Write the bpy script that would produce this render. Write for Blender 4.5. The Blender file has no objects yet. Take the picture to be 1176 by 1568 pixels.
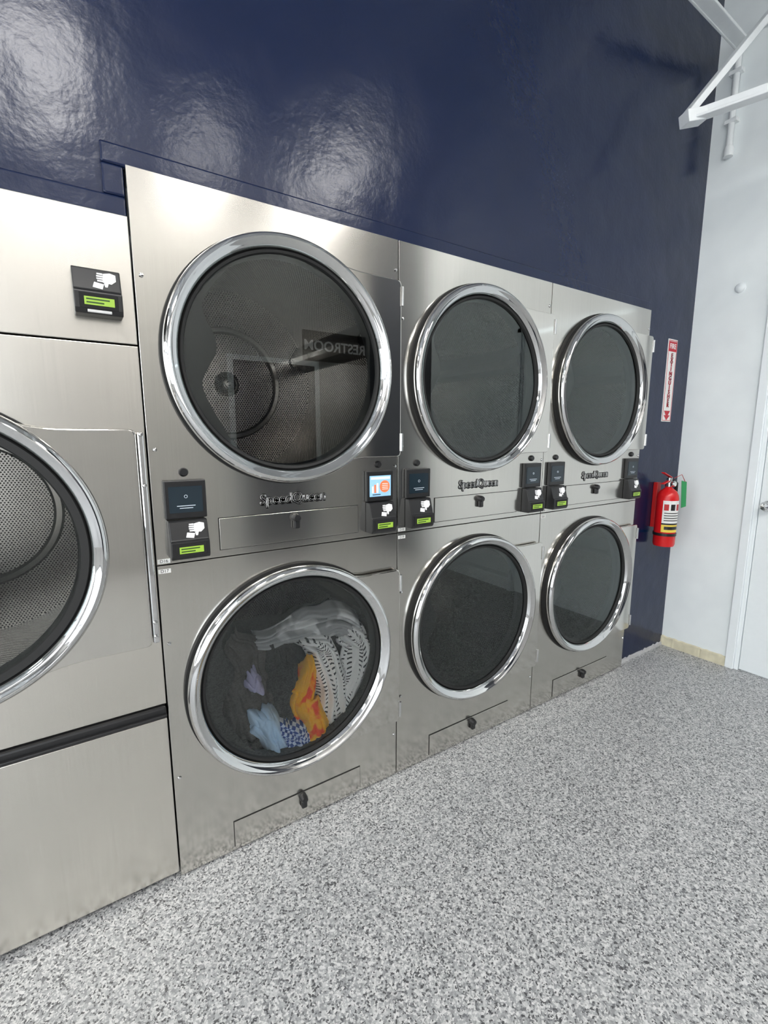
import bpy, bmesh, math, random
from mathutils import Vector, Matrix, noise
random.seed(4)
scene = bpy.context.scene
try:
    scene.view_settings.view_transform = 'Standard'
    scene.view_settings.look = 'None'
except Exception as e:
    print(e)
pi = math.pi

# ------------------------------------------------------------------ materials
def new_mat(name):
    m = bpy.data.materials.new(name); m.use_nodes = True
    nt = m.node_tree
    b = nt.nodes["Principled BSDF"]
    return m, nt, b

def simple(name, col, rough=0.5, metal=0.0, emis=None, estr=0.0, spec=0.5, nscale=40, nvar=0.06):
    m, nt, b = new_mat(name)
    tc = nt.nodes.new("ShaderNodeTexCoord")
    no = nt.nodes.new("ShaderNodeTexNoise"); no.inputs["Scale"].default_value = nscale
    nt.links.new(tc.outputs["Object"], no.inputs["Vector"])
    mx = nt.nodes.new("ShaderNodeMix"); mx.data_type = 'RGBA'
    mx.inputs[6].default_value = (*[c*(1-nvar) for c in col], 1)
    mx.inputs[7].default_value = (*[min(1, c*(1+nvar)) for c in col], 1)
    nt.links.new(no.outputs["Fac"], mx.inputs[0])
    nt.links.new(mx.outputs[2], b.inputs["Base Color"])
    b.inputs["Roughness"].default_value = rough
    b.inputs["Metallic"].default_value = metal
    b.inputs["Specular IOR Level"].default_value = spec
    if emis:
        b.inputs["Emission Color"].default_value = (*emis, 1)
        b.inputs["Emission Strength"].default_value = estr
    return m

def steel(name, col, rough, streak=0.05, bump=0.02, rvar=0.10):
    m, nt, b = new_mat(name)
    L = nt.links.new
    tc = nt.nodes.new("ShaderNodeTexCoord")
    mp = nt.nodes.new("ShaderNodeMapping"); mp.inputs["Scale"].default_value = (260, 1, 3)
    L(tc.outputs["Object"], mp.inputs["Vector"])
    n1 = nt.nodes.new("ShaderNodeTexNoise"); n1.inputs["Scale"].default_value = 1.0
    n1.inputs["Detail"].default_value = 2
    L(mp.outputs["Vector"], n1.inputs["Vector"])
    n2 = nt.nodes.new("ShaderNodeTexNoise"); n2.inputs["Scale"].default_value = 2.4
    n2.inputs["Detail"].default_value = 1.0
    L(tc.outputs["Object"], n2.inputs["Vector"])
    ad = nt.nodes.new("ShaderNodeMath"); ad.operation = 'ADD'
    L(n1.outputs["Fac"], ad.inputs[0]); L(n2.outputs["Fac"], ad.inputs[1])
    mr = nt.nodes.new("ShaderNodeMapRange")
    mr.inputs["From Min"].default_value = 0.5; mr.inputs["From Max"].default_value = 1.5
    L(ad.outputs[0], mr.inputs["Value"])
    mx = nt.nodes.new("ShaderNodeMix"); mx.data_type = 'RGBA'
    mx.inputs[6].default_value = (*[c*(1-streak) for c in col], 1)
    mx.inputs[7].default_value = (*[min(1, c*(1+streak)) for c in col], 1)
    L(mr.outputs[0], mx.inputs[0]); L(mx.outputs[2], b.inputs["Base Color"])
    r2 = nt.nodes.new("ShaderNodeMapRange")
    r2.inputs["To Min"].default_value = rough*(1-rvar); r2.inputs["To Max"].default_value = rough*(1+rvar)
    L(n2.outputs["Fac"], r2.inputs["Value"]); L(r2.outputs[0], b.inputs["Roughness"])
    b.inputs["Metallic"].default_value = 1.0
    bp = nt.nodes.new("ShaderNodeBump"); bp.inputs["Strength"].default_value = bump
    bp.inputs["Distance"].default_value = 0.002
    L(n2.outputs["Fac"], bp.inputs["Height"]); L(bp.outputs[0], b.inputs["Normal"])
    return m

M_steel = steel("brushed_stainless", (0.62, 0.60, 0.56), 0.17, streak=0.07, bump=1.0)
M_steel_big = steel("brushed_stainless_warm", (0.73, 0.70, 0.645), 0.25, streak=0.07, bump=1.0)
M_door = steel("polished_door_steel", (0.66, 0.64, 0.60), 0.09, streak=0.04, bump=1.5)
M_chrome = steel("chrome", (0.66, 0.66, 0.66), 0.05, streak=0.02, bump=0.05)
M_badge = simple("badge_silver", (0.66, 0.66, 0.66), 0.3, metal=0.35)
M_cab = simple("cabinet_inside", (0.03, 0.03, 0.03), 0.7)
M_black = simple("black_plastic", (0.012, 0.012, 0.013), 0.35)
M_rubber = simple("black_rubber", (0.008, 0.008, 0.008), 0.6)
M_gap = simple("dark_gap", (0.01, 0.01, 0.01), 0.9)
M_white_lbl = simple("white_label", (0.8, 0.8, 0.78), 0.5)
M_lcd = simple("lcd_green", (0.20, 0.32, 0.04), 0.4, emis=(0.42, 0.70, 0.06), estr=0.38)
M_lcdtxt = simple("lcd_text", (0.02, 0.06, 0.01), 0.5)
M_scr = simple("screen_dark", (0.01, 0.018, 0.025), 0.12, emis=(0.05, 0.09, 0.12), estr=0.10)
M_scrB = simple("screen_bright", (0.22, 0.42, 0.65), 0.2, emis=(0.38, 0.64, 0.88), estr=0.5)
M_or = simple("screen_orange", (0.8, 0.15, 0.05), 0.3, emis=(0.9, 0.25, 0.12), estr=0.45)
M_wh = simple("icon_white", (0.85, 0.85, 0.85), 0.4, emis=(1, 1, 1), estr=0.12)
M_txt = simple("screen_text", (0.6, 0.65, 0.7), 0.4, emis=(0.6, 0.7, 0.8), estr=0.3)

def drum_mat(name, pitch, base):
    m, nt, b = new_mat(name); L = nt.links.new
    uv = nt.nodes.new("ShaderNodeTexCoord")
    def cell(off):
        v = nt.nodes.new("ShaderNodeVectorMath"); v.operation = 'MULTIPLY_ADD'
        v.inputs[1].default_value = (1/pitch, 1/(pitch*1.5), 0); v.inputs[2].default_value = (off, off, 0)
        L(uv.outputs["UV"], v.inputs[0])
        f = nt.nodes.new("ShaderNodeVectorMath"); f.operation = 'FRACTION'; L(v.outputs[0], f.inputs[0])
        s = nt.nodes.new("ShaderNodeVectorMath"); s.operation = 'SUBTRACT'; s.inputs[1].default_value = (.5, .5, 0)
        L(f.outputs[0], s.inputs[0])
        s2 = nt.nodes.new("ShaderNodeVectorMath"); s2.operation = 'MULTIPLY'; s2.inputs[1].default_value = (1, 1.5, 0)
        L(s.outputs[0], s2.inputs[0])
        l = nt.nodes.new("ShaderNodeVectorMath"); l.operation = 'LENGTH'; L(s2.outputs[0], l.inputs[0])
        return l.outputs["Value"]
    mn = nt.nodes.new("ShaderNodeMath"); mn.operation = 'MINIMUM'
    L(cell(0.0), mn.inputs[0]); L(cell(0.5), mn.inputs[1])
    lt = nt.nodes.new("ShaderNodeMath"); lt.operation = 'LESS_THAN'; lt.inputs[1].default_value = 0.27
    L(mn.outputs[0], lt.inputs[0])
    mx = nt.nodes.new("ShaderNodeMix"); mx.data_type = 'RGBA'
    mx.inputs[6].default_value = (*base, 1); mx.inputs[7].default_value = (0.01, 0.01, 0.01, 1)
    L(lt.outputs[0], mx.inputs[0]); L(mx.outputs[2], b.inputs["Base Color"])
    inv = nt.nodes.new("ShaderNodeMath"); inv.operation = 'MULTIPLY_ADD'; inv.inputs[1].default_value = -0.95; inv.inputs[2].default_value = 0.95
    L(lt.outputs[0], inv.inputs[0]); L(inv.outputs[0], b.inputs["Metallic"])
    b.inputs["Specular IOR Level"].default_value = 0.0
    b.inputs["Roughness"].default_value = 0.25
    return m
M_drum = drum_mat("perforated_drum_steel", 0.0105, (0.40, 0.38, 0.35))
M_drumplain = steel("drum_plain_steel", (0.46, 0.44, 0.41), 0.18)

def glass_mat():
    m = bpy.data.materials.new("door_glass"); m.use_nodes = True
    nt = m.node_tree; nt.nodes.clear(); L = nt.links.new
    out = nt.nodes.new("ShaderNodeOutputMaterial")
    tr = nt.nodes.new("ShaderNodeBsdfTransparent"); tr.inputs[0].default_value = (0.985, 0.99, 0.99, 1)
    gl = nt.nodes.new("ShaderNodeBsdfGlossy"); gl.inputs["Roughness"].default_value = 0.004
    gl.inputs["Color"].default_value = (0.92, 1, 0.98, 1)
    fr = nt.nodes.new("ShaderNodeFresnel"); fr.inputs["IOR"].default_value = 1.70
    mx = nt.nodes.new("ShaderNodeMixShader")
    L(fr.outputs[0], mx.inputs[0])
    L(tr.outputs[0], mx.inputs[1]); L(gl.outputs[0], mx.inputs[2]); L(mx.outputs[0], out.inputs[0])
    return m
M_glass = glass_mat()

def wall_paint(name, col, rough, bumpstr, scale, spec=0.5, big=6.0):
    m, nt, b = new_mat(name); L = nt.links.new
    tc = nt.nodes.new("ShaderNodeTexCoord")
    n = nt.nodes.new("ShaderNodeTexNoise"); n.inputs["Scale"].default_value = scale; n.inputs["Detail"].default_value = 3
    n2 = nt.nodes.new("ShaderNodeTexNoise"); n2.inputs["Scale"].default_value = 5; n2.inputs["Detail"].default_value = 2
    L(tc.outputs["Object"], n.inputs["Vector"]); L(tc.outputs["Object"], n2.inputs["Vector"])
    mu = nt.nodes.new("ShaderNodeMath"); mu.operation = 'MULTIPLY_ADD'; mu.inputs[1].default_value = big
    L(n2.outputs["Fac"], mu.inputs[0]); L(n.outputs["Fac"], mu.inputs[2])
    bp = nt.nodes.new("ShaderNodeBump"); bp.inputs["Strength"].default_value = bumpstr; bp.inputs["Distance"].default_value = 0.003
    L(mu.outputs[0], bp.inputs["Height"]); L(bp.outputs[0], b.inputs["Normal"])
    mx = nt.nodes.new("ShaderNodeMix"); mx.data_type = 'RGBA'
    mx.inputs[6].default_value = (*[c*0.9 for c in col], 1); mx.inputs[7].default_value = (*[min(1, c*1.08) for c in col], 1)
    L(n2.outputs["Fac"], mx.inputs[0]); L(mx.outputs[2], b.inputs["Base Color"])
    b.inputs["Roughness"].default_value = rough; b.inputs["Specular IOR Level"].default_value = spec
    return m
M_blue = wall_paint("navy_gloss_paint", (0.0045, 0.012, 0.046), 0.22, 0.17, 60, spec=0.36, big=9)
M_whitewall = wall_paint("white_wall_paint", (0.88, 0.93, 0.95), 0.5, 0.15, 40)
M_ceil = wall_paint("ceiling_paint", (0.60, 0.61, 0.62), 0.6, 0.2, 20)
M_farwall = wall_paint("far_wall_paint", (0.52, 0.515, 0.50), 0.6, 0.2, 20)
M_dkwall = wall_paint("charcoal_wall_paint", (0.02, 0.025, 0.035), 0.5, 0.1, 40)
M_trimwhite = simple("white_trim_paint", (0.88, 0.93, 0.95), 0.35, nvar=0.02)
M_jst = simple("white_steel_paint", (0.86, 0.89, 0.90), 0.4, nvar=0.03)

def floor_mat():
    m, nt, b = new_mat("epoxy_flake_floor"); L = nt.links.new
    tc = nt.nodes.new("ShaderNodeTexCoord")
    def chips(scale):
        no = nt.nodes.new("ShaderNodeTexNoise"); no.inputs["Scale"].default_value = scale*1.3
        L(tc.outputs["Object"], no.inputs["Vector"])
        ma = nt.nodes.new("ShaderNodeVectorMath"); ma.operation = 'MULTIPLY_ADD'
        ma.inputs[1].default_value = (0.006, 0.006, 0)
        L(no.outputs["Color"], ma.inputs[0]); L(tc.outputs["Object"], ma.inputs[2])
        v = nt.nodes.new("ShaderNodeTexVoronoi"); v.voronoi_dimensions = '2D'
        v.inputs["Scale"].default_value = scale
        L(ma.outputs[0], v.inputs["Vector"])
        sp = nt.nodes.new("ShaderNodeSeparateColor"); L(v.outputs["Color"], sp.inputs[0])
        return sp
    a = chips(175); c = chips(290)
    cr = nt.nodes.new("ShaderNodeValToRGB"); cr.color_ramp.interpolation = 'CONSTANT'
    els = [(0, (.06, .062, .065)), (.07, (.15, .153, .16)), (.19, (.26, .265, .27)), (.42, (.38, .385, .39)), (.66, (.48, .485, .485)), (.86, (.62, .62, .615))]
    e = cr.color_ramp.elements
    e[0].position = 0; e[0].color = (*els[0][1], 1); e[1].position = els[1][0]; e[1].color = (*els[1][1], 1)
    for p, col in els[2:]:
        x = e.new(p); x.color = (*col, 1)
    L(a.outputs[0], cr.inputs[0])
    cr2 = nt.nodes.new("ShaderNodeValToRGB"); cr2.color_ramp.interpolation = 'CONSTANT'
    e = cr2.color_ramp.elements
    e[0].position = 0; e[0].color = (.065, .067, .07, 1); e[1].position = .17; e[1].color = (.33, .335, .34, 1)
    x = e.new(.6); x.color = (.57, .57, .565, 1)
    L(c.outputs[1], cr2.inputs[0])
    gt = nt.nodes.new("ShaderNodeMath"); gt.operation = 'GREATER_THAN'; gt.inputs[1].default_value = 0.62
    L(c.outputs[0], gt.inputs[0])
    mx = nt.nodes.new("ShaderNodeMix"); mx.data_type = 'RGBA'
    L(gt.outputs[0], mx.inputs[0]); L(cr.outputs[0], mx.inputs[6]); L(cr2.outputs[0], mx.inputs[7])
    L(mx.outputs[2], b.inputs["Base Color"])
    b.inputs["Roughness"].default_value = 0.38
    bp = nt.nodes.new("ShaderNodeBump"); bp.inputs["Strength"].default_value = 0.3; bp.inputs["Distance"].default_value = 0.001
    L(a.outputs[1], bp.inputs["Height"]); L(bp.outputs[0], b.inputs["Normal"])
    return m
M_floor = floor_mat()

# ------------------------------------------------------------------ helpers
def obj(name, verts, faces, mat, parent=None, smooth=False, loc=(0, 0, 0), uvs=None):
    me = bpy.data.meshes.new(name)
    me.from_pydata([tuple(v) for v in verts], [], faces); me.update()
    if uvs:
        ul = me.uv_layers.new(name="UVMap")
        for lp in me.loops: ul.data[lp.index].uv = uvs[lp.vertex_index]
    o = bpy.data.objects.new(name, me); scene.collection.objects.link(o)
    if mat: me.materials.append(mat)
    if smooth:
        for p in me.polygons: p.use_smooth = True
    o.location = loc
    if parent: o.parent = parent
    return o

def empty(name, loc=(0, 0, 0)):
    e = bpy.data.objects.new(name, None); scene.collection.objects.link(e); e.location = loc
    e.empty_display_size = 0.1
    return e

def fixn(o):
    bm = bmesh.new(); bm.from_mesh(o.data); bmesh.ops.recalc_face_normals(bm, faces=bm.faces)
    bm.to_mesh(o.data); bm.free(); return o

def box(name, p0, p1, mat, parent=None, bevel=0.0, seg=2):
    x0, y0, z0 = [min(a, b) for a, b in zip(p0, p1)]; x1, y1, z1 = [max(a, b) for a, b in zip(p0, p1)]
    v = [(x0, y0, z0), (x1, y0, z0), (x1, y1, z0), (x0, y1, z0), (x0, y0, z1), (x1, y0, z1), (x1, y1, z1), (x0, y1, z1)]
    f = [(0, 3, 2, 1), (4, 5, 6, 7), (0, 1, 5, 4), (1, 2, 6, 5), (2, 3, 7, 6), (3, 0, 4, 7)]
    o = obj(name, v, f, mat, parent)
    if bevel:
        md = o.modifiers.new("bevel", 'BEVEL'); md.width = bevel; md.segments = seg
    return o

def lathe(name, prof, mat, parent=None, c=(0, 0, 0), n=96, axis='y', smooth=True, sharp=True):
    vs, fs, uv = [], [], []
    k = len(prof); acc = [0]
    for i in range(1, k):
        acc.append(acc[-1] + math.hypot(prof[i][0]-prof[i-1][0], prof[i][1]-prof[i-1][1]))
    R = max(p[0] for p in prof)
    for j in range(n+1):
        a = 2*pi*j/n
        for i, (r, t) in enumerate(prof):
            if axis == 'y': vs.append((c[0]+r*math.cos(a), c[1]+t, c[2]+r*math.sin(a)))
            elif axis == 'z': vs.append((c[0]+r*math.cos(a), c[1]+r*math.sin(a), c[2]+t))
            else: vs.append((c[0]+t, c[1]+r*math.cos(a), c[2]+r*math.sin(a)))
            uv.append((a*R, acc[i]))
    for j in range(n):
        for i in range(k-1):
            fs.append((j*k+i, j*k+i+1, (j+1)*k+i+1, (j+1)*k+i))
    o = obj(name, vs, fs, mat, parent, smooth, uvs=uv)
    if smooth:
        md = o.modifiers.new("es", 'EDGE_SPLIT'); md.split_angle = math.radians(40)
    return o

def disk(name, r, y, mat, parent, c, n=96, r0=None):
    vs = [(c[0], y, c[2])]; uv = [(0, 0)]
    for j in range(n):
        a = 2*pi*j/n; vs.append((c[0]+r*math.cos(a), y, c[2]+r*math.sin(a))); uv.append((r*math.cos(a), r*math.sin(a)))
    fs = [(0, 1+j, 1+(j+1) % n) for j in range(n)]
    return obj(name, vs, fs, mat, parent, uvs=uv)

def ring_plate(name, outline, c, r, y0, y1, mat, parent, bevel=0.0):
    vs, fs = [], []
    n = len(outline)
    for (x, z) in outline:
        a = math.atan2(z, x)
        vs += [(c[0]+r*math.cos(a), y0, c[1]+r*math.sin(a)), (c[0]+x, y0, c[1]+z), (c[0]+x, y1, c[1]+z), (c[0]+r*math.cos(a), y1, c[1]+r*math.sin(a))]
    for j in range(n):
        k = (j+1) % n
        for i in range(4):
            fs.append((4*j+i, 4*j+(i+1) % 4, 4*k+(i+1) % 4, 4*k+i))
    o = fixn(obj(name, vs, fs, mat, parent))
    if bevel:
        md = o.modifiers.new("bevel", 'BEVEL'); md.width = bevel; md.segments = 3; md.limit_method = 'ANGLE'; md.angle_limit = math.radians(50)
    return o

def rect_outline(x0, x1, z0, z1, n=24):
    pts = []
    for i in range(n): pts.append((x1, z0+(z1-z0)*i/n))
    for i in range(n): pts.append((x1+(x0-x1)*i/n, z1))
    for i in range(n): pts.append((x0, z1+(z0-z1)*i/n))
    for i in range(n): pts.append((x0+(x1-x0)*i/n, z0))
    return pts

def door_outline(R, ex, zt, zb, at=66, ab=-66):
    pts = []
    at_, ab_ = math.radians(at), math.radians(ab)+2*pi
    n = 64
    for i in range(n+1):
        a = at_+(ab_-at_)*i/n; pts.append((R*math.cos(a), R*math.sin(a)))
    def bez(p0, p1, p2, m=8):
        return [((1-t)**2*p0[0]+2*t*(1-t)*p1[0]+t*t*p2[0], (1-t)**2*p0[1]+2*t*(1-t)*p1[1]+t*t*p2[1]) for t in [i/m for i in range(1, m+1)]]
    pb = pts[-1]
    q = (ex-0.13, -zb)
    pts += bez(pb, (pb[0]+0.05, -zb+0.0), q)
    cr = 0.012
    pts += [(ex-cr, -zb), (ex-cr*.3, -zb+cr*.3), (ex, -zb+cr)]
    for i in range(1, 10): pts.append((ex, -zb+cr+(zt+zb-2*cr)*i/10))
    pts += [(ex, zt-cr), (ex-cr*.3, zt-cr*.3), (ex-cr, zt)]
    pt = pts[0]
    q = (ex-0.13, zt)
    pts.append(q)
    pts += bez(q, (pt[0]+0.05, zt), pt)[:-1]
    return pts

def text(name, s, size, loc, mat, parent, extrude=0.001, offset=0.0, align='CENTER', sx=1.0, shear=0, rot=(pi/2, 0, 0)):
    cu = bpy.data.curves.new(name, 'FONT'); cu.body = s; cu.size = size; cu.extrude = extrude; cu.offset = offset
    cu.align_x = align; cu.align_y = 'CENTER'; cu.shear = shear
    cu.materials.append(mat)
    o = bpy.data.objects.new(name, cu); scene.collection.objects.link(o)
    o.location = loc; o.rotation_euler = rot; o.scale = (sx, 1, 1)
    if parent: o.parent = parent
    return o

def polyface(name, pts, y, mat, parent):
    return obj(name, [(x, y, z) for x, z in pts], [tuple(range(len(pts)))], mat, parent)

def tube(name, pts, r, mat, parent=None, cyclic=False):
    cu = bpy.data.curves.new(name, 'CURVE'); cu.dimensions = '3D'; cu.bevel_depth = r; cu.bevel_resolution = 4
    cu.use_fill_caps = True
    sp = cu.splines.new('POLY'); sp.points.add(len(pts)-1)
    for i, p in enumerate(pts): sp.points[i].co = (*p, 1)
    sp.use_cyclic_u = cyclic
    cu.materials.append(mat)
    o = bpy.data.objects.new(name, cu); scene.collection.objects.link(o)
    if parent: o.parent = parent
    return o

def bar(name, a, b, w, h, mat, parent=None, bevel=0.003):
    a = Vector(a); b = Vector(b); d = b-a; L = d.length
    o = box(name, (-w/2, -h/2, 0), (w/2, h/2, L), mat, parent, bevel)
    o.location = a; o.rotation_mode = 'QUATERNION'; o.rotation_quaternion = d.to_track_quat('Z', 'Y')
    return o

def badge(par, cx, cz, size=0.0435):
    """bold outlined lettering : black backing copies and silver face copies side by side"""
    for dx, dz in ((-.0028, 0), (.0028, 0), (0, .0026), (0, -.0032), (-.002, -.0024), (.002, -.0024), (.002, .002), (-.002, .002)):
        text("badge_letters_back", "SpeedQueen", size, (cx+dx, -0.0012, cz+dz), M_black, par, 0.001, 0.0005, sx=0.97, shear=0.08)
    for dx in (-.0010, 0, .0010):
        text("badge_letters", "SpeedQueen", size, (cx+dx, -0.0032, cz+0.0004), M_badge, par, 0.0012, 0.0003, sx=0.97, shear=0.08)

# ------------------------------------------------------------------ card reader and screen
def card_reader(par, x, z, w=0.10, h=0.105, slot=False):
    d0, d1, d2 = 0.022, 0.040, 0.046
    prof = [(0, h), (-d0, h), (-d0-0.004, h-0.004), (-d1, h*0.50), (-d2, h*0.46), (-d2, h*0.10), (-d2+0.006, 0.0), (0, 0)]
    n = len(prof)
    vs = [(x, y, z+t) for y, t in prof]+[(x+w, y, z+t) for y, t in prof]
    fs = [tuple(range(n)), tuple(range(2*n-1, n-1, -1))]+[(i, n+i, n+(i+1) % n, (i+1) % n) for i in range(n)]
    o = fixn(obj("card_reader_body", vs, fs, M_black, par))
    md = o.modifiers.new("bevel", 'BEVEL'); md.width = 0.0025; md.segments = 2
    box("reader_lcd_frame", (x+w*0.10, -d2-0.0015, z+h*0.10), (x+w*0.90, -d2, z+h*0.42), M_gap, par, 0.001)
    box("reader_lcd", (x+w*0.20, -d2-0.0025, z+h*0.17), (x+w*0.82, -d2-0.001, z+h*0.34), M_lcd, par)
    for k in range(2):
        box("lcd_text_line", (x+w*0.24, -d2-0.003, z+h*(0.275-0.07*k)), (x+w*(0.72-0.12*k), -d2-0.002, z+h*(0.305-0.07*k)), M_lcdtxt, par)
    def sl(t):
        f = (h-0.004-t)/(h-0.004-h*0.5); return -(d0+0.004)-(d1-d0-0.004)*f-0.0012
    def poly(nm, pts, mat):
        v = [(x+px*w, sl(pz*h), z+pz*h) for px, pz in pts]
        obj(nm, v, [tuple(range(len(v)))], mat, par)
    poly("icon_card", [(.40, .57), (.60, .54), (.64, .66), (.44, .69)], M_wh)
    poly("icon_palm", [(.62, .70), (.80, .68), (.90, .76), (.90, .90), (.78, .93), (.64, .90)], M_wh)
    for k in range(4):
        zz = .71+.053*k
        poly("icon_finger", [(.49+.012*abs(k-1.5), zz), (.63, zz-.004), (.63, zz+.036), (.49+.012*abs(k-1.5), zz+.034)], M_wh)
    poly("icon_thumb", [(.64, .69), (.66, .60), (.71, .60), (.74, .69)], M_wh)
    if slot:
        box("reader_card_slot", (x+w*0.25, -d2-0.001, z+h*0.02), (x+w*0.75, -d2+0.004, z+h*0.08), M_badge, par, 0.001)

def screen(par, x, z, w=0.108, h=0.105, bright=False):
    box("screen_bezel", (x, -0.016, z), (x+w, 0.0, z+h), M_black, par, 0.003)
    sm = M_scrB if bright else M_scr
    box("screen_panel", (x+w*0.10, -0.0175, z+h*0.16), (x+w*0.90, -0.016, z+h*0.84), sm, par)
    cx = x+w*0.5
    if bright:
        pts = [(x+w*.66+0.021*math.cos(a), z+h*.48+0.021*math.sin(a)) for a in [2*pi*i/24 for i in range(24)]]
        polyface("screen_badge", pts, -0.0182, M_or, par)
        box("screen_header", (x+w*.14, -0.0185, z+h*.72), (x+w*.86, -0.0178, z+h*.80), M_wh, par)
        for k in range(4):
            box("badge_text_line", (x+w*.56, -0.0190, z+h*(.38+.06*k)), (x+w*.78, -0.0184, z+h*(.40+.06*k)), M_wh, par)
        for k in range(3):
            box("picture_bottle", (x+w*(.17+.09*k), -0.0190, z+h*.28), (x+w*(.235+.09*k), -0.0184, z+h*(.50+.05*k)), (M_wh, M_or, M_wh)[k], par)
        box("screen_caption", (x+w*.2, -0.0185, z+h*.21), (x+w*.5, -0.0178, z+h*.235), M_scr, par)
    else:
        box("screen_text_line", (cx-w*.22, -0.0180, z+h*.33), (cx+w*.22, -0.0174, z+h*.345), M_txt, par)
        box("screen_text_line", (cx-w*.16, -0.0180, z+h*.27), (cx+w*.16, -0.0174, z+h*.285), M_txt, par)
        tube("screen_ring_icon", [(cx+0.004*math.cos(a), -0.018, z+h*.58+0.004*math.sin(a)) for a in [2*pi*i/16 for i in range(16)]], 0.0005, M_txt, par, True)

def latch(par, x, z):
    lathe("latch_collar", [(0.0, -0.022), (0.010, -0.021), (0.013, -0.014), (0.014, 0.0)], M_black, par, (x, -0.004, z), 24)
    o = box("latch_lever", (x-0.010, -0.020, z-0.034), (x+0.010, -0.004, z-0.004), M_black, par, 0.004)

def drawer(par, x0, x1, z0, z1):
    box("drawer_gap", (x0-0.0018, -0.0012, z0-0.0018), (x1+0.0018, 0.004, z1+0.0018), M_gap, par)
    box("lint_drawer_panel", (x0, -0.0035, z0), (x1, 0.004, z1), M_steel, par, 0.001)

def screw(par, x, z, y=0.0):
    lathe("screw_head", [(0.0001, -0.005), (0.004, -0.004), (0.006, 0.0)], M_chrome, par, (x, y, z), 12)

def door_unit(par, cx, cz, R, ex, zt, zb, holeR, drumR, depth, refl_crescent=True, ymat=M_door, gw=0.008):
    lathe("seal_shadow_ring", [(R+0.006, 0.0), (R+0.005, -0.010), (R-0.02, -0.011)], M_rubber, par, (cx, 0, cz))  # black ring drawn in as the shadow gap round the door
    ring_plate("door_plate", door_outline(R-0.004, ex, zt, zb), (cx, cz), R-0.035, -0.026, -0.008, ymat, par, 0.004)
    g = R-0.045
    lathe("door_chrome_ring", [(R, -0.022), (R+0.001, -0.030), (R-0.002, -0.039), (R-0.008, -0.045), (R-0.014, -0.047),
                               (R-0.019, -0.044), (R-0.022, -0.040), (R-0.028, -0.038), (R-0.034, -0.033), (g+0.006, -0.016), (g+0.004, -0.010)], M_chrome, par, (cx, 0, cz), 128)
    lathe("glass_gasket", [(g+0.006, -0.016), (g+0.003, -0.024), (g-gw+0.004, -0.022), (g-gw, -0.010), (g-gw-0.002, 0.02)], M_rubber, par, (cx, 0, cz), 128)
    disk("door_glass", g-0.001, -0.014, M_glass, par, (cx, 0, cz), n=128)
    lathe("door_bore", [(R-0.035, -0.010), (holeR, 0.0), (holeR, 0.05), (drumR, 0.052)], M_cab, par, (cx, 0, cz))
    lathe("drum_wall", [(drumR, 0.055), (drumR, depth)], M_drum, par, (cx, 0, cz), 128)
    disk("drum_back_plate", drumR, depth, M_drum, par, (cx, 0, cz))
    lathe("drum_back_rim", [(drumR*0.62, depth-0.004), (drumR*0.60, depth-0.016), (drumR*0.56, depth-0.016), (drumR*0.54, depth-0.004)], M_drumplain, par, (cx, 0, cz))
    lathe("drum_hub", [(0.0001, depth-0.03), (0.025, depth-0.028), (0.038, depth-0.018), (0.05, depth-0.003)], M_drum, par, (cx, 0, cz), 32)
    for k, a in enumerate((0.35, 0.35+2*pi/3, 0.35+4*pi/3)):
        ca, sa = math.cos(a), math.sin(a)
        vs = []
        for yy in (0.07, depth-0.01):
            for rr, tt in ((drumR, -0.06), (drumR-0.06, -0.018), (drumR-0.065, 0), (drumR-0.06, 0.018), (drumR, 0.06)):
                vs.append((cx+rr*ca-tt*sa, yy, cz+rr*sa+tt*ca))
        fs = [(i, i+1, i+6, i+5) for i in range(4)]+[(0, 1, 2, 3, 4), (9, 8, 7, 6, 5)]
        obj("drum_lifter", vs, fs, M_drumplain, par)
    if refl_crescent:
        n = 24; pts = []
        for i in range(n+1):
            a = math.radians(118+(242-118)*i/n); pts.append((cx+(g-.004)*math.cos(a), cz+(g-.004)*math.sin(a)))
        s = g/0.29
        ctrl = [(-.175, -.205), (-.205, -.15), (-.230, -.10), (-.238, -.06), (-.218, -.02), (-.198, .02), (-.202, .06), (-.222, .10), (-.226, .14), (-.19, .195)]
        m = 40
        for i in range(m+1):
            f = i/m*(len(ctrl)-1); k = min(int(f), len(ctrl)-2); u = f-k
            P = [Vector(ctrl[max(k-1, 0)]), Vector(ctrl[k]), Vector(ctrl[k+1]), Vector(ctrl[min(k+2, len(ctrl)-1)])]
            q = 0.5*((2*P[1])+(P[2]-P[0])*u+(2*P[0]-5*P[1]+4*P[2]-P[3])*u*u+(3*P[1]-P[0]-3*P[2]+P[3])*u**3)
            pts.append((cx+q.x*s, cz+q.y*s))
        polyface("reflection_crescent", pts, 0.004, M_rubber, par)  # black crescent modelled in place of a dark reflection on the glass

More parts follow.
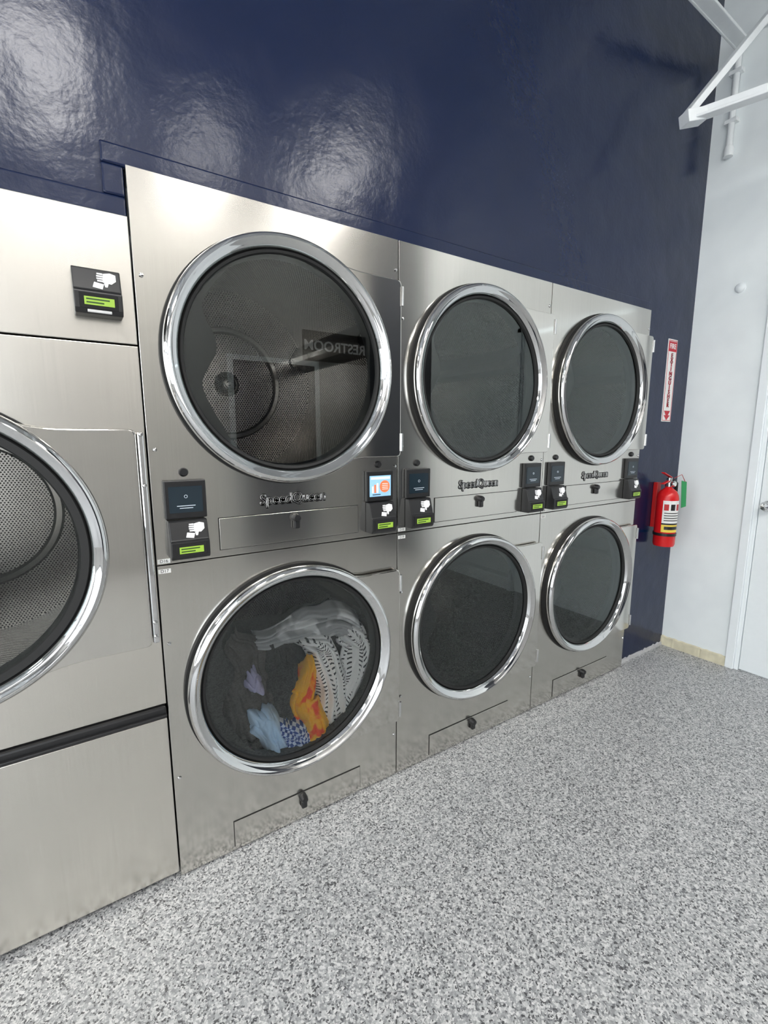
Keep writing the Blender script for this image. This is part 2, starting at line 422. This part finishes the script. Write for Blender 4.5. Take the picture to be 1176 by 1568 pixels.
# ------------------------------------------------------------------ stacked dryers
W = 0.80; H = 1.965; SEAM = 0.977
def stack(x0, n_lab, bright=False):
    P = empty("stacked_tumble_dryer", (x0, 0, 0))
    g = 0.0018
    cx = W/2; cu, cl = 1.536, 0.572; R = 0.349
    for (z0, z1, cz) in ((SEAM+0.0015, H, cu), (0.006, SEAM-0.0015, cl)):
        ring_plate("front_panel", rect_outline(g-cx, W-g-cx, z0-cz, z1-cz), (cx, cz), 0.322, 0.0, 0.025, M_steel, P, 0.0012)
    y0, y1 = 0.022, 0.86
    a, b = 0.004, W-0.004
    vs = [(a, y0, 0), (b, y0, 0), (b, y0, H-.002), (a, y0, H-.002), (a, y1, 0), (b, y1, 0), (b, y1, H-.002), (a, y1, H-.002)]
    obj("cabinet_shell", vs, [(0, 4, 7, 3), (1, 2, 6, 5), (3, 7, 6, 2), (0, 1, 5, 4), (4, 5, 6, 7)], M_cab, P)
    box("seam_strip", (a, 0.012, SEAM-0.01), (b, 0.02, SEAM+0.01), M_gap, P)
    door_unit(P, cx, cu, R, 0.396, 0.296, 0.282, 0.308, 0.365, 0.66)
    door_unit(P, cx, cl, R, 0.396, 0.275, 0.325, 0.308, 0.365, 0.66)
    for cz, zt, zb in ((cu, .296, .282), (cl, .275, .325)):
        for zz in (cz+zt-0.05, cz-zb+0.05):
            lathe("hinge_pin", [(0.0001, -0.03), (0.005, -0.03), (0.005, 0.03), (0.0001, 0.03)], M_chrome, P, (W-0.003, -0.028, zz), 12, axis='z')
    drawer(P, 0.172, 0.634, 1.000, 1.092)
    drawer(P, 0.166, 0.632, 0.020, 0.108)
    latch(P, 0.405, 1.074); latch(P, 0.402, 0.090)
    for xx in (0.03, W-0.03-0.108):
        br = bright and xx > 0.4
        screen(P, xx, 1.103, bright=br)
        card_reader(P, xx+0.004, 0.995)
        lathe("start_button", [(0.0001, -0.010), (0.009, -0.010), (0.012, -0.006), (0.013, 0)], M_black, P, (xx+0.055, 0, 1.229), 24)
    badge(P, 0.403, 1.135)
    for i, (zz) in enumerate((0.988, 0.960)):
        box("unit_label", (0.004, -0.0008, zz-0.006), (0.036, 0.0, zz+0.006), M_white_lbl, P)
        text("unit_label_text", "D%d" % (n_lab+i), 0.012, (0.020, -0.0012, zz), M_black, P, 0.0002)
    for zz in (1.72, 1.29, 0.75, 0.33):
        screw(P, 0.018, zz)
    for zz in (1.87, 1.22, 0.18):
        screw(P, W-0.012, zz)
    return P

X0 = 0.172
stack(X0, 16, True)
stack(X0+W, 18)
stack(X0+2*W, 20)
XR = X0+3*W

# ------------------------------------------------------------------ large dryer on the left
BW = 0.985; BH = 1.850; BX = X0-BW
P = empty("large_tumble_dryer", (BX, 0, 0))
bcx = BW-0.172-0.302; bcz = 1.055
g = 0.002
ring_plate("front_panel", rect_outline(g-bcx, BW-g-bcx, 0.575-bcz, 1.548-bcz), (bcx, bcz), 0.335, 0.0, 0.025, M_steel_big, P, 0.0015)
box("control_panel", (g, 0.0, 1.552), (BW-g, 0.025, BH), M_steel_big, P, 0.002)
box("lint_access_panel", (g, 0.0, 0.022), (BW-g, 0.025, 0.532), M_steel_big, P, 0.003)
box("toe_kick", (0.01, 0.03, 0.0), (BW-0.01, 0.06, 0.03), M_gap, P)
box("lint_panel_handle", (0.004, -0.012, 0.535), (BW-0.004, 0.02, 0.572), M_black, P, 0.006)
box("handle_lip", (0.004, -0.022, 0.545), (BW-0.004, -0.004, 0.553), M_black, P, 0.003)
a, b = 0.004, BW-0.004; y0, y1 = 0.022, 1.0
vs = [(a, y0, 0.01), (b, y0, 0.01), (b, y0, BH-.002), (a, y0, BH-.002), (a, y1, 0.01), (b, y1, 0.01), (b, y1, BH-.002), (a, y1, BH-.002)]
obj("cabinet_shell", vs, [(0, 4, 7, 3), (1, 2, 6, 5), (3, 7, 6, 2), (0, 1, 5, 4), (4, 5, 6, 7)], M_cab, P)
door_unit(P, bcx, bcz, 0.366, BW-bcx-0.026, 0.288, 0.292, 0.324, 0.44, 0.80, refl_crescent=False, gw=0.018)
box("hinge_strip", (BW-0.024, -0.028, bcz-0.285), (BW-0.008, -0.002, bcz+0.280), M_chrome, P, 0.004)
for zz in (1.33, 1.20, 0.83, 0.79):
    screw(P, BW-0.016, zz, -0.028)
card_reader(P, BW-0.172+0.042, 1.606, 0.098, 0.105, slot=True)
badge(P, BW*0.4, 1.66, 0.05)

# ------------------------------------------------------------------ laundry in the drum
LP = empty("laundry_pile", (X0+W/2, 0.066, 0.574))
LC = Vector((X0+W/2, 0.10, 0.582))
def fabric(name, c1, c2=None, kind=None, sc=1.0):
    m, nt, b = new_mat(name); L = nt.links.new
    b.inputs["Roughness"].default_value = 0.9
    b.inputs["Specular IOR Level"].default_value = 0.15
    uv = nt.nodes.new("ShaderNodeTexCoord")
    mx = nt.nodes.new("ShaderNodeMix"); mx.data_type = 'RGBA'
    mx.inputs[6].default_value = (*c1, 1); mx.inputs[7].default_value = (*(c2 or [c*.8 for c in c1]), 1)
    if kind == 'check':
        t = nt.nodes.new("ShaderNodeTexChecker"); t.inputs["Scale"].default_value = sc
        L(uv.outputs["UV"], t.inputs["Vector"]); L(t.outputs["Fac"], mx.inputs[0])
    elif kind == 'zig':
        sp = nt.nodes.new("ShaderNodeSeparateXYZ"); L(uv.outputs["UV"], sp.inputs[0])
        def mth(op, a, bb=None):
            q = nt.nodes.new("ShaderNodeMath"); q.operation = op
            if hasattr(a, 'links'): L(a, q.inputs[0])
            else: q.inputs[0].default_value = a
            if bb is not None:
                if hasattr(bb, 'links'): L(bb, q.inputs[1])
                else: q.inputs[1].default_value = bb
            return q.outputs[0]
        cell = mth('PINGPONG', mth('MULTIPLY', sp.outputs[0], sc), 0.5)
        vv = mth('ADD', mth('MULTIPLY', sp.outputs[1], sc*3.0), mth('MULTIPLY', cell, 1.8))
        l1 = mth('LESS_THAN', mth('FRACT', vv), 0.36)
        seg = mth('LESS_THAN', mth('ABSOLUTE', mth('SUBTRACT', cell, 0.20)), 0.12)
        L(mth('MULTIPLY', l1, seg), mx.inputs[0])
    elif kind == 'patch':
        t = nt.nodes.new("ShaderNodeTexNoise"); t.inputs["Scale"].default_value = sc
        L(uv.outputs["UV"], t.inputs["Vector"])
        r = nt.nodes.new("ShaderNodeMapRange"); r.inputs["From Min"].default_value = .5; r.inputs["From Max"].default_value = .56
        L(t.outputs["Fac"], r.inputs["Value"]); L(r.outputs[0], mx.inputs[0])
    else:
        t = nt.nodes.new("ShaderNodeTexNoise"); t.inputs["Scale"].default_value = 60
        L(uv.outputs["Object"], t.inputs["Vector"]); L(t.outputs["Fac"], mx.inputs[0])
    L(mx.outputs[2], b.inputs["Base Color"])
    w = nt.nodes.new("ShaderNodeTexNoise"); w.inputs["Scale"].default_value = 400
    L(uv.outputs["Object"], w.inputs["Vector"])
    bp = nt.nodes.new("ShaderNodeBump"); bp.inputs["Strength"].default_value = 0.4; bp.inputs["Distance"].default_value = 0.001
    L(w.outputs["Fac"], bp.inputs["Height"]); L(bp.outputs[0], b.inputs["Normal"])
    return m
F_dark = fabric("charcoal_cloth", (0.022, 0.021, 0.022), (0.04, 0.04, 0.042))
F_dark2 = fabric("dark_brown_grey_cloth", (0.060, 0.054, 0.052), (0.085, 0.078, 0.075))
F_white = fabric("white_patterned_cloth", (0.98, 0.98, 0.97), (0.05, 0.055, 0.06), 'zig', 22)
F_grey = fabric("grey_cloth", (0.42, 0.43, 0.44), (0.88, 0.89, 0.89), 'patch', 9)
F_or = fabric("orange_cloth", (1.0, 0.52, 0.012), (0.95, 0.12, 0.01), 'patch', 14)
F_lb = fabric("light_blue_cloth", (0.60, 0.80, 1.0), (0.55, 0.75, 0.97))
F_chk = fabric("blue_check_cloth", (0.04, 0.10, 0.38), (0.68, 0.80, 1.0), 'check', 110)
F_lav = fabric("lavender_cloth", (0.52, 0.50, 0.72), (0.44, 0.42, 0.64))
F_pink = fabric("pink_cloth", (0.95, 0.66, 0.68), (0.8, 0.55, 0.58))

def garment(name, spine, widths, y, mat, folds=3, amp=0.012, edge=0.05, seed=0, nx=90, ny=44):
    sp = [Vector((x-LC.x, z-LC.z)) for x, z in spine]
    def samp(arr, t):
        f = t*(len(arr)-1); i = min(int(f), len(arr)-2); u = f-i
        p0 = arr[max(i-1, 0)]; p1 = arr[i]; p2 = arr[i+1]; p3 = arr[min(i+2, len(arr)-1)]
        return 0.5*((2*p1)+(p2-p0)*u+(2*p0-5*p1+4*p2-p3)*u*u+(3*p1-p0-3*p2+p3)*u**3)
    vs, fs, uv = [], [], []; s = 0
    for i in range(nx+1):
        t = i/nx; c = samp(sp, t); d = samp(sp, min(t+.02, 1))-samp(sp, max(t-.02, 0))
        if d.length < 1e-6: d = Vector((0, -1))
        d.normalize(); nrm = Vector((-d.y, d.x)); w = samp(widths, t)
        s += 0 if i == 0 else (c-pc).length
        pc = c
        for j in range(ny+1):
            q = -1+2*j/ny
            wob = noise.noise(Vector((t*4, q*1.5, seed*7.3)))
            ww = w*(1+0.35*noise.noise(Vector((t*6, 3 if q > 0 else 8, seed))))
            p = c+nrm*(q*ww/2)+d*(0.035*wob)
            ridged = 1-abs(noise.noise(Vector((q*folds*0.9+wob*0.8, t*1.6, seed*3.1))))*2.2
            ridged2 = 1-abs(noise.noise(Vector((q*folds*2+t*2, t*5, seed*5.7+9))))*2
            endf = max(0, abs(2*t-1)-0.75)/0.25
            yy = y-LC.y + edge*abs(q)**3 + 0.03*endf**2 - amp*1.5*ridged - amp*0.5*ridged2
            vs.append((p.x, yy, p.y)); uv.append((q*w/2, s))
    for i in range(nx):
        for j in range(ny):
            k = i*(ny+1)+j; fs.append((k, k+1, k+ny+2, k+ny+1))
    o = obj(name, vs, fs, mat, LP, True, uvs=uv)
    md = o.modifiers.new("sol", 'SOLIDIFY'); md.thickness = 0.003
    return o
vs, fs = [], []; nn = 60
for i in range(nn+1):
    for j in range(nn+1):
        u = -1+2*i/nn; v = -1+2*j/nn
        x = u*0.30; z = -0.33+(v+1)/2*0.40
        mxr = 0.335
        r = math.hypot(x, z)
        if r > mxr: x *= mxr/r; z *= mxr/r
        top = max(0, v-0.3)/0.7
        ridg = 1-abs(noise.noise(Vector((x*9, z*9, 2))))*2.2
        ridg2 = 1-abs(noise.noise(Vector((x*24, z*24, 5))))*2
        yy = 0.050+0.22*top**2+0.05*abs(u)**4-0.03*ridg-0.008*ridg2
        vs.append((x, yy, z+0.03*noise.noise(Vector((u*3, 1, 1)))*top))
for i in range(nn):
    for j in range(nn):
        k = i*(nn+1)+j; fs.append((k, k+nn+1, k+nn+2, k+1))
obj("dark_heap", vs, fs, F_dark, LP, True)
garment("dark_shirt", [(0.36, 0.68), (0.40, 0.60), (0.43, 0.46), (0.44, 0.33)], [0.12, 0.20, 0.20, 0.14], 0.10, F_dark2, 3, 0.016, seed=11)
garment("dark_trousers", [(0.52, 0.66), (0.54, 0.56), (0.55, 0.44), (0.56, 0.34)], [0.08, 0.13, 0.13, 0.10], 0.090, F_dark, 2, 0.016, seed=21)
garment("grey_shirt", [(0.46, 0.655), (0.56, 0.665), (0.66, 0.675), (0.77, 0.665), (0.84, 0.62)], [0.05, 0.08, 0.13, 0.13, 0.07], 0.105, F_grey, 3, 0.016, seed=3)
garment("patterned_blanket_right", [(0.79, 0.64), (0.84, 0.56), (0.83, 0.46), (0.78, 0.37), (0.72, 0.28)], [0.07, 0.13, 0.15, 0.13, 0.07], 0.085, F_white, 3, 0.015, seed=5)
garment("patterned_blanket_left", [(0.60, 0.635), (0.66, 0.62), (0.70, 0.54), (0.72, 0.43), (0.73, 0.33), (0.72, 0.25)], [0.03, 0.08, 0.12, 0.13, 0.12, 0.07], 0.070, F_white, 2, 0.015, seed=8)
garment("orange_cloth", [(0.625, 0.57), (0.615, 0.49), (0.60, 0.42), (0.645, 0.34), (0.64, 0.25)], [0.05, 0.085, 0.09, 0.115, 0.07], 0.055, F_or, 2, 0.014, seed=2)
garment("light_blue_cloth", [(0.435, 0.45), (0.465, 0.40), (0.50, 0.31), (0.52, 0.23)], [0.07, 0.10, 0.075, 0.08], 0.055, F_lb, 2, 0.012, seed=6)
garment("blue_check_cloth", [(0.50, 0.37), (0.55, 0.33), (0.585, 0.28), (0.60, 0.23)], [0.06, 0.10, 0.13, 0.08], 0.060, F_chk, 2, 0.012, seed=9)
garment("lavender_cloth", [(0.43, 0.585), (0.435, 0.55), (0.447, 0.515)], [0.03, 0.055, 0.04], 0.062, F_lav, 1, 0.008, seed=4)
garment("pink_cloth", [(0.34, 0.40), (0.36, 0.34), (0.42, 0.28)], [0.03, 0.05, 0.03], 0.060, F_pink, 2, 0.008, seed=7)

# ------------------------------------------------------------------ room shell
RX = 3.088; LX = -5.0; YW = 0.032; FY = -3.6; CZ = 4.15
box("floor", (LX, FY, -0.10), (RX+0.1, 1.15, 0.0), M_floor)
def multi(name, boxes, mat):
    vs, fs = [], []
    for (p0, p1) in boxes:
        x0, y0, z0 = p0; x1, y1, z1 = p1; k = len(vs)
        vs += [(x0, y0, z0), (x1, y0, z0), (x1, y1, z0), (x0, y1, z0), (x0, y0, z1), (x1, y0, z1), (x1, y1, z1), (x0, y1, z1)]
        fs += [tuple(k+i for i in f) for f in [(0, 3, 2, 1), (4, 5, 6, 7), (0, 1, 5, 4), (1, 2, 6, 5), (2, 3, 7, 6), (3, 0, 4, 7)]]
    return obj(name, vs, fs, mat)
e = 0.002
multi("wall_back", [((X0, YW, H+e), (RX, YW+0.1, CZ)), ((BX-e, YW, BH+e), (X0, YW+0.1, CZ)),
                    ((XR+e, YW, 0), (RX, YW+0.1, H+e)), ((LX, YW, 0), (BX-e, YW+0.1, CZ))], M_blue)
TT = 0.048; td = 0.016
o = multi("trim_1", [((X0-TT, YW-td, H+0.001), (XR+0.012, YW, H+TT)),
                 ((X0-TT, YW-td, BH+TT), (X0-0.001, YW, H+0.001)),
                 ((BX, YW-td, BH+0.001), (X0-0.001, YW, BH+TT))], M_blue)
md = o.modifiers.new("bevel", 'BEVEL'); md.width = 0.005; md.segments = 3
multi("wall_right", [((RX, FY, 0), (RX+0.1, -1.31, CZ)), ((RX, -0.372, 0), (RX+0.1, YW+0.1, CZ)), ((RX, -1.31, 2.13), (RX+0.1, -0.372, CZ))], M_whitewall)
WX0, WX1, WZ0, WZ1 = -4.4, -0.8, 0.25, 3.0
multi("wall_front", [((LX, FY-0.1, 0), (WX0, FY, CZ)), ((WX1, FY-0.1, 0), (RX+0.1, FY, CZ)),
                     ((WX0, FY-0.1, 0), (WX1, FY, WZ0)), ((WX0, FY-0.1, WZ1), (WX1, FY, CZ))], M_farwall)
W2 = empty("added_fill_window", (0, FY, 0))  # added window behind the camera, lets fill light reach the laundry
for k in range(4):
    xx = WX0+(WX1-WX0)*k/3
    box("mullion", (xx-0.03, -0.07, WZ0), (xx+0.03, -0.01, WZ1), M_black, W2)
for zz in (WZ0+0.02, 2.3, WZ1-0.02):
    box("rail", (WX0, -0.07, zz-0.025), (WX1, -0.01, zz+0.025), M_black, W2)
multi("wall_left", [((LX-0.1, FY-.1, 0), (LX, YW+.1, 0.5)), ((LX-0.1, FY-.1, 3.0), (LX, YW+.1, CZ)),
                    ((LX-0.1, FY-.1, .5), (LX, FY+0.3, 3.0)), ((LX-0.1, YW-.3, .5), (LX, YW+.1, 3.0))], M_farwall)
WF = empty("window_1", (LX, 0, 0))
for k in range(4):
    yy = FY+0.3+(YW-0.3-FY-0.3)*k/3
    box("mullion", (-0.06, yy-0.03, 0.5), (-0.01, yy+0.03, 3.0), M_black, WF)
for zz in (0.52, 2.3, 2.98):
    box("rail", (-0.06, FY+0.3, zz-0.025), (-0.01, YW-0.3, zz+0.025), M_black, WF)
box("ceiling", (LX, FY-0.1, CZ), (RX+0.1, YW+0.1, CZ+0.1), M_ceil)
box("wall_right_accent", (RX-0.004, FY, 0), (RX, -2.45, CZ), M_dkwall)

M_base = simple("raw_cream_base", (0.66, 0.62, 0.46), 0.7, nscale=18, nvar=0.3)
vs, fs = [], []; n = 40
for i in range(n+1):
    y = YW-(YW+0.332)*i/n
    hh = 0.055+0.006*noise.noise(Vector((i*0.4, 0, 0)))
    d = 0.010+0.004*noise.noise(Vector((i*0.7, 4, 0)))
    vs += [(RX, y, 0), (RX-d-0.004, y, 0.0), (RX-d, y, hh), (RX, y, hh+0.004)]
for i in range(n):
    for k in range(3): fs.append((4*i+k, 4*i+k+1, 4*i+k+5, 4*i+k+4))
fixn(obj("baseboard_right", vs, fs, M_base))
vs, fs = [], []; n = 40
for i in range(n+1):
    x = XR+0.004+(RX-XR-0.02)*i/n
    hh = 0.018+0.012*noise.noise(Vector((i*0.5, 0, 3)))
    vs += [(x, YW, 0), (x, YW-0.012, 0), (x, YW-0.010, hh*0.8), (x, YW, hh)]
for i in range(n):
    for k in range(3): fs.append((4*i+k, 4*i+k+1, 4*i+k+5, 4*i+k+4))
fixn(obj("baseboard_back", vs, fs, simple("grey_caulk", (0.45, 0.45, 0.45), 0.7, nscale=30, nvar=0.2)))

D = empty("door_1", (RX, -0.84, 0))
def dbox(nm, y0, y1, z0, z1, xa, xb, mat=M_trimwhite, bv=0.003):
    return box(nm, (xa, y0+0.84, z0), (xb, y1+0.84, z1), mat, D, bv)
dbox("casing_far", -0.372, -0.330, 0, 2.17, -0.016, 0.0)
dbox("casing_near", -1.352, -1.310, 0, 2.17, -0.016, 0.0)
dbox("casing_head", -1.352, -0.330, 2.13, 2.175, -0.016, 0.0)
dbox("jamb_far", -0.392, -0.372, 0, 2.13, -0.004, 0.1)
dbox("jamb_near", -1.31, -1.29, 0, 2.13, -0.004, 0.1)
dbox("leaf", -1.287, -0.395, 0.008, 2.115, 0.002, 0.045)
lathe("knob_rose", [(0.0001, -0.012), (0.026, -0.010), (0.031, 0.0)], M_chrome, D, (0.002, -0.437+0.84, 0.955), 32, axis='x')
lathe("knob", [(0.0001, -0.066), (0.018, -0.064), (0.027, -0.052), (0.026, -0.038), (0.014, -0.026), (0.011, 0.0)], M_chrome, D, (0.002, -0.437+0.84, 0.955), 32, axis='x')

lathe("wall_cap", [(0.0001, -0.016), (0.016, -0.015), (0.024, -0.008), (0.026, 0.0)], M_trimwhite, None, (RX, -0.19, 2.11), 32, axis='x')

# ------------------------------------------------------------------ fire extinguisher
E = empty("fire_extinguisher", (2.83, -0.045, 0.70))
M_red = simple("extinguisher_red", (0.62, 0.010, 0.012), 0.25)
M_redd = simple("dark_red", (0.45, 0.01, 0.01), 0.4)
M_yel = simple("label_yellow", (0.8, 0.6, 0.08), 0.5)
M_grn = simple("green_tag", (0.02, 0.26, 0.08), 0.5)
r = 0.056
lathe("cylinder", [(0.0001, 0.012), (r-0.012, 0.006), (r-0.004, 0.0), (r, 0.012), (r, 0.275), (r-0.004, 0.295), (r-0.014, 0.315), (r-0.032, 0.330), (0.018, 0.336), (0.018, 0.350), (0.0001, 0.350)], M_red, E, (0, 0, 0), 48, axis='z')
def label(nm, z0, z1, a0, a1, mat, rr=r+0.0008):
    vs, fs = [], []; n = 20
    for i in range(n+1):
        a = math.radians(a0+(a1-a0)*i/n)
        vs += [(rr*math.cos(a), rr*math.sin(a), z0), (rr*math.cos(a), rr*math.sin(a), z1)]
    for i in range(n): fs.append((2*i, 2*i+2, 2*i+3, 2*i+1))
    obj(nm, vs, fs, mat, E, True)
label("label_white", 0.135, 0.265, 185, 300, M_white_lbl)
label("label_yellow_strip", 0.085, 0.133, 185, 300, M_yel)
label("label_black_strip", 0.128, 0.137, 185, 300, M_black, r+0.0014)
for k in range(3):
    label("label_pictogram", 0.21, 0.245, 192+34*k, 216+34*k, M_redd if k != 1 else M_black, r+0.0014)
for k in range(4):
    label("label_text_line", 0.150+0.014*k, 0.155+0.014*k, 195, 290, M_black, r+0.0014)
label("label_text_line", 0.10, 0.118, 200, 285, M_black, r+0.0014)
lathe("valve_body", [(0.0001, 0.34), (0.020, 0.342), (0.020, 0.365), (0.014, 0.372), (0.014, 0.392), (0.0001, 0.394)], M_chrome, E, (0, 0, 0), 24, axis='z')
bar("carry_handle", (-0.005, 0, 0.375), (-0.095, -0.01, 0.362), 0.020, 0.006, M_red, E)
bar("squeeze_lever", (0.015, 0, 0.392), (-0.100, -0.01, 0.425), 0.020, 0.006, M_red, E)
lathe("pressure_gauge", [(0.0001, -0.034), (0.015, -0.034), (0.017, -0.030), (0.017, -0.018)], M_chrome, E, (0, 0, 0.358), 24, axis='y')
disk("gauge_face", 0.013, -0.0345, M_white_lbl, E, (0, 0, 0.358), 24)
tube("hose", [(0.015, 0, 0.36), (0.045, -0.005, 0.372), (0.075, -0.005, 0.355), (0.083, -0.002, 0.31), (0.078, 0, 0.24), (0.073, 0, 0.17)], 0.009, M_rubber, E)
lathe("nozzle", [(0.010, 0.0), (0.013, -0.02), (0.015, -0.06), (0.0001, -0.06)], M_rubber, E, (0.073, 0, 0.175), 20, axis='z')
tube("tag_string", [(0.01, -0.02, 0.39), (0.04, -0.045, 0.41), (0.056, -0.058, 0.37)], 0.0016, M_redd, E)
fixn(obj("green_inspection_tag", [(0.046, -0.044, 0.375), (0.062, -0.064, 0.37), (0.068, -0.070, 0.23), (0.052, -0.052, 0.22),
     (0.048, -0.042, 0.375), (0.064, -0.062, 0.37), (0.070, -0.068, 0.23), (0.054, -0.050, 0.22)],
    [(0, 3, 2, 1), (4, 5, 6, 7), (0, 1, 5, 4), (1, 2, 6, 5), (2, 3, 7, 6), (3, 0, 4, 7)], M_grn, E))
box("wall_bracket", (-0.02, 0.052, 0.10), (0.02, 0.0765, 0.36), M_redd, E, 0.002)
lathe("bracket_band", [(r+0.002, -0.008), (r+0.0035, -0.008), (r+0.0035, 0.008), (r+0.002, 0.008)], M_black, E, (0, 0, 0.07), 48, axis='z')

# sign
S = empty("fire_extinguisher_sign", (2.878, YW, 1.632))
box("sign_board", (-0.050, -0.004, -0.226), (0.050, 0, 0.226), M_white_lbl, S, 0.001)
M_sr = simple("sign_red", (0.50, 0.015, 0.03), 0.5)
box("sign_red_header", (-0.042, -0.0046, 0.160), (0.042, -0.004, 0.214), M_sr, S)
text("sign_word_fire", "FIRE", 0.038, (0, -0.0052, 0.187), M_white_lbl, S, 0.0004, 0.0006)
for i, ch in enumerate("EXTINGUISHER"):
    for dx in (-0.0015, 0.0015):
        text("sign_letter", ch, 0.032, (dx, -0.0052, 0.138-i*0.0248), M_sr, S, 0.0004, 0.0006, sx=1.25)
polyface("sign_arrow", [(-0.034, -0.165), (0.034, -0.165), (0.012, -0.19), (0.034, -0.19), (0, -0.218), (-0.034, -0.19), (-0.012, -0.19)], -0.0052, M_sr, S)
for (a, b_) in (((-0.045, -0.22), (-0.042, 0.22)), ((0.042, -0.22), (0.045, 0.22))):
    box("sign_border", (a[0], -0.0050, a[1]), (b_[0], -0.004, b_[1]), M_sr, S)
for zz in (-0.22, 0.217):
    box("sign_border", (-0.045, -0.0050, zz), (0.045, -0.004, zz+0.003), M_sr, S)

# ------------------------------------------------------------------ joist and conduit, top right
J = empty("steel_joist", (2.4, -0.18, 2.7))
def jb(nm, a, b_, w=0.05, h=0.05):
    o = bar(nm, Vector(a)-J.location, Vector(b_)-J.location, w, h, M_jst, J); return o
A = Vector((2.40, -0.176, 2.69))
jb("lower_chord", A, (3.02, -2.14, 2.69), 0.05, 0.012)
jb("lower_chord_leg", A+Vector((0.02, 0, 0.025)), (3.04, -2.14, 2.715), 0.010, 0.05)
jb("diagonal", A+Vector((0, 0, 0.03)), (2.86, -0.30, 3.26), 0.040, 0.028)
jb("upper_member", (2.34, -0.18, 3.17), (3.03, -0.11, 3.27), 0.06, 0.012)
jb("upper_member_leg", (2.34, -0.15, 3.19), (3.03, -0.08, 3.29), 0.012, 0.055)
jb("upper_chord", (2.34, -0.18, 3.24), (3.00, -2.14, 3.24), 0.07, 0.06)
jb("gusset", A+Vector((-0.03, 0.0, 0.0)), A+Vector((0.05, -0.04, 0.02)), 0.06, 0.05)
jb("web_bar", (2.56, -0.68, 2.70), (2.60, -0.80, 3.22), 0.03, 0.03)
C = empty("wall_conduit", (RX-0.02, -0.07, 2.8))
tube("conduit_run", [(0, 0, 0.03), (0, 0, 0.47), (0, -0.03, 0.53), (0, -0.10, 0.55), (0, -1.5, 0.55)], 0.016, M_jst, C)
lathe("conduit_end_cap", [(0.0001, -0.01), (0.022, -0.008), (0.024, 0.03), (0.016, 0.045)], M_jst, C, (0, 0, 0), 20, axis='z')
for zz in (0.15, 0.38):
    box("conduit_strap", (-0.018, -0.03, zz), (0.02, 0.03, zz+0.02), M_jst, C, 0.003)

for k, xx in enumerate((-3.4, -1.6, 0.2, 2.0)):
    P2 = empty("ceiling_joist", (xx, 0, CZ))
    box("chord_top", (-0.05, FY+0.01, -0.06), (0.05, YW-0.01, -0.002), M_jst, P2)
    box("chord_bottom", (-0.04, FY+0.01, -0.42), (0.04, YW-0.01, -0.38), M_jst, P2)
    m = 10
    for i in range(m):
        ya = FY+0.05+(YW-FY-0.1)*i/m; yb = FY+0.05+(YW-FY-0.1)*(i+1)/m
        bar("web", (0, ya, -0.40 if i % 2 else -0.04), (0, yb, -0.04 if i % 2 else -0.40), 0.02, 0.02, M_jst, P2, 0)

RS = empty("restroom_sign", (2.62, FY, 2.30))
box("sign_board", (-0.40, 0, -0.16), (0.40, 0.02, 0.16), M_black, RS, 0.003)
text("sign_text", "RESTROOM", 0.15, (0, 0.0215, 0), M_wh, RS, 0.001, 0.003, rot=(pi/2, 0, pi))
D2 = empty("door_2", (1.9, FY, 0))
box("leaf", (-0.45, 0.002, 0.005), (0.45, 0.03, 2.08), simple("dark_door_paint", (0.03, 0.035, 0.05), 0.4), D2, 0.004)
for a0, a1, z0, z1 in ((-0.50, -0.45, 0, 2.13), (0.45, 0.50, 0, 2.13), (-0.45, 0.45, 2.08, 2.13)):
    box("casing", (a0, 0.002, z0), (a1, 0.04, z1), M_trimwhite, D2)

# ------------------------------------------------------------------ lights
M_em = simple("led_diffuser", (0.9, 0.9, 0.9), 0.5, emis=(1.0, 0.98, 0.95), estr=34)
def fixture(x, y, w, d):
    F = empty("ceiling_light", (x, y, CZ-0.50))
    box("housing", (-w/2-0.02, -d/2-0.02, 0), (w/2+0.02, d/2+0.02, 0.06), M_jst, F, 0.004)
    box("diffuser", (-w/2, -d/2, -0.012), (w/2, d/2, 0.0), M_em, F)
    for sx in (-w/2+.1, w/2-.1):
        tube("hanger", [(sx, 0, 0.06), (sx, 0, 0.50)], 0.005, M_jst, F)
fixture(0.05, -2.7, 0.40, 1.1)
fixture(1.15, -3.1, 0.25, 0.6)
fixture(2.25, -2.9, 0.30, 1.1)
fixture(-2.0, -2.6, 0.7, 0.9)
fixture(-3.8, -1.4, 0.7, 0.9)

w = bpy.data.worlds.new("World"); scene.world = w; w.use_nodes = True
nt = w.node_tree
bg = nt.nodes["Background"]
sky = nt.nodes.new("ShaderNodeTexSky")
try:
    sky.sky_type = 'HOSEK_WILKIE'; sky.sun_direction = (0.2, 0.6, 0.77); sky.turbidity = 4
except Exception as ex: print(ex)
mxs = nt.nodes.new("ShaderNodeMix"); mxs.data_type = 'RGBA'; mxs.inputs[0].default_value = 0.75
mxs.inputs[7].default_value = (0.92, 0.97, 1.0, 1)
nt.links.new(sky.outputs[0], mxs.inputs[6]); nt.links.new(mxs.outputs[2], bg.inputs[0]); bg.inputs[1].default_value = 5.0

# ------------------------------------------------------------------ camera
cam = bpy.data.cameras.new("camera"); co = bpy.data.objects.new("camera", cam); scene.collection.objects.link(co)
cam.sensor_fit = 'HORIZONTAL'; cam.sensor_width = 36; cam.lens = 36*723/1176; cam.clip_start = 0.02
co.location = (0, -1.376, 1.327)
co.rotation_euler = (math.radians(90-9.19), 0, math.radians(-33.6))
scene.camera = co
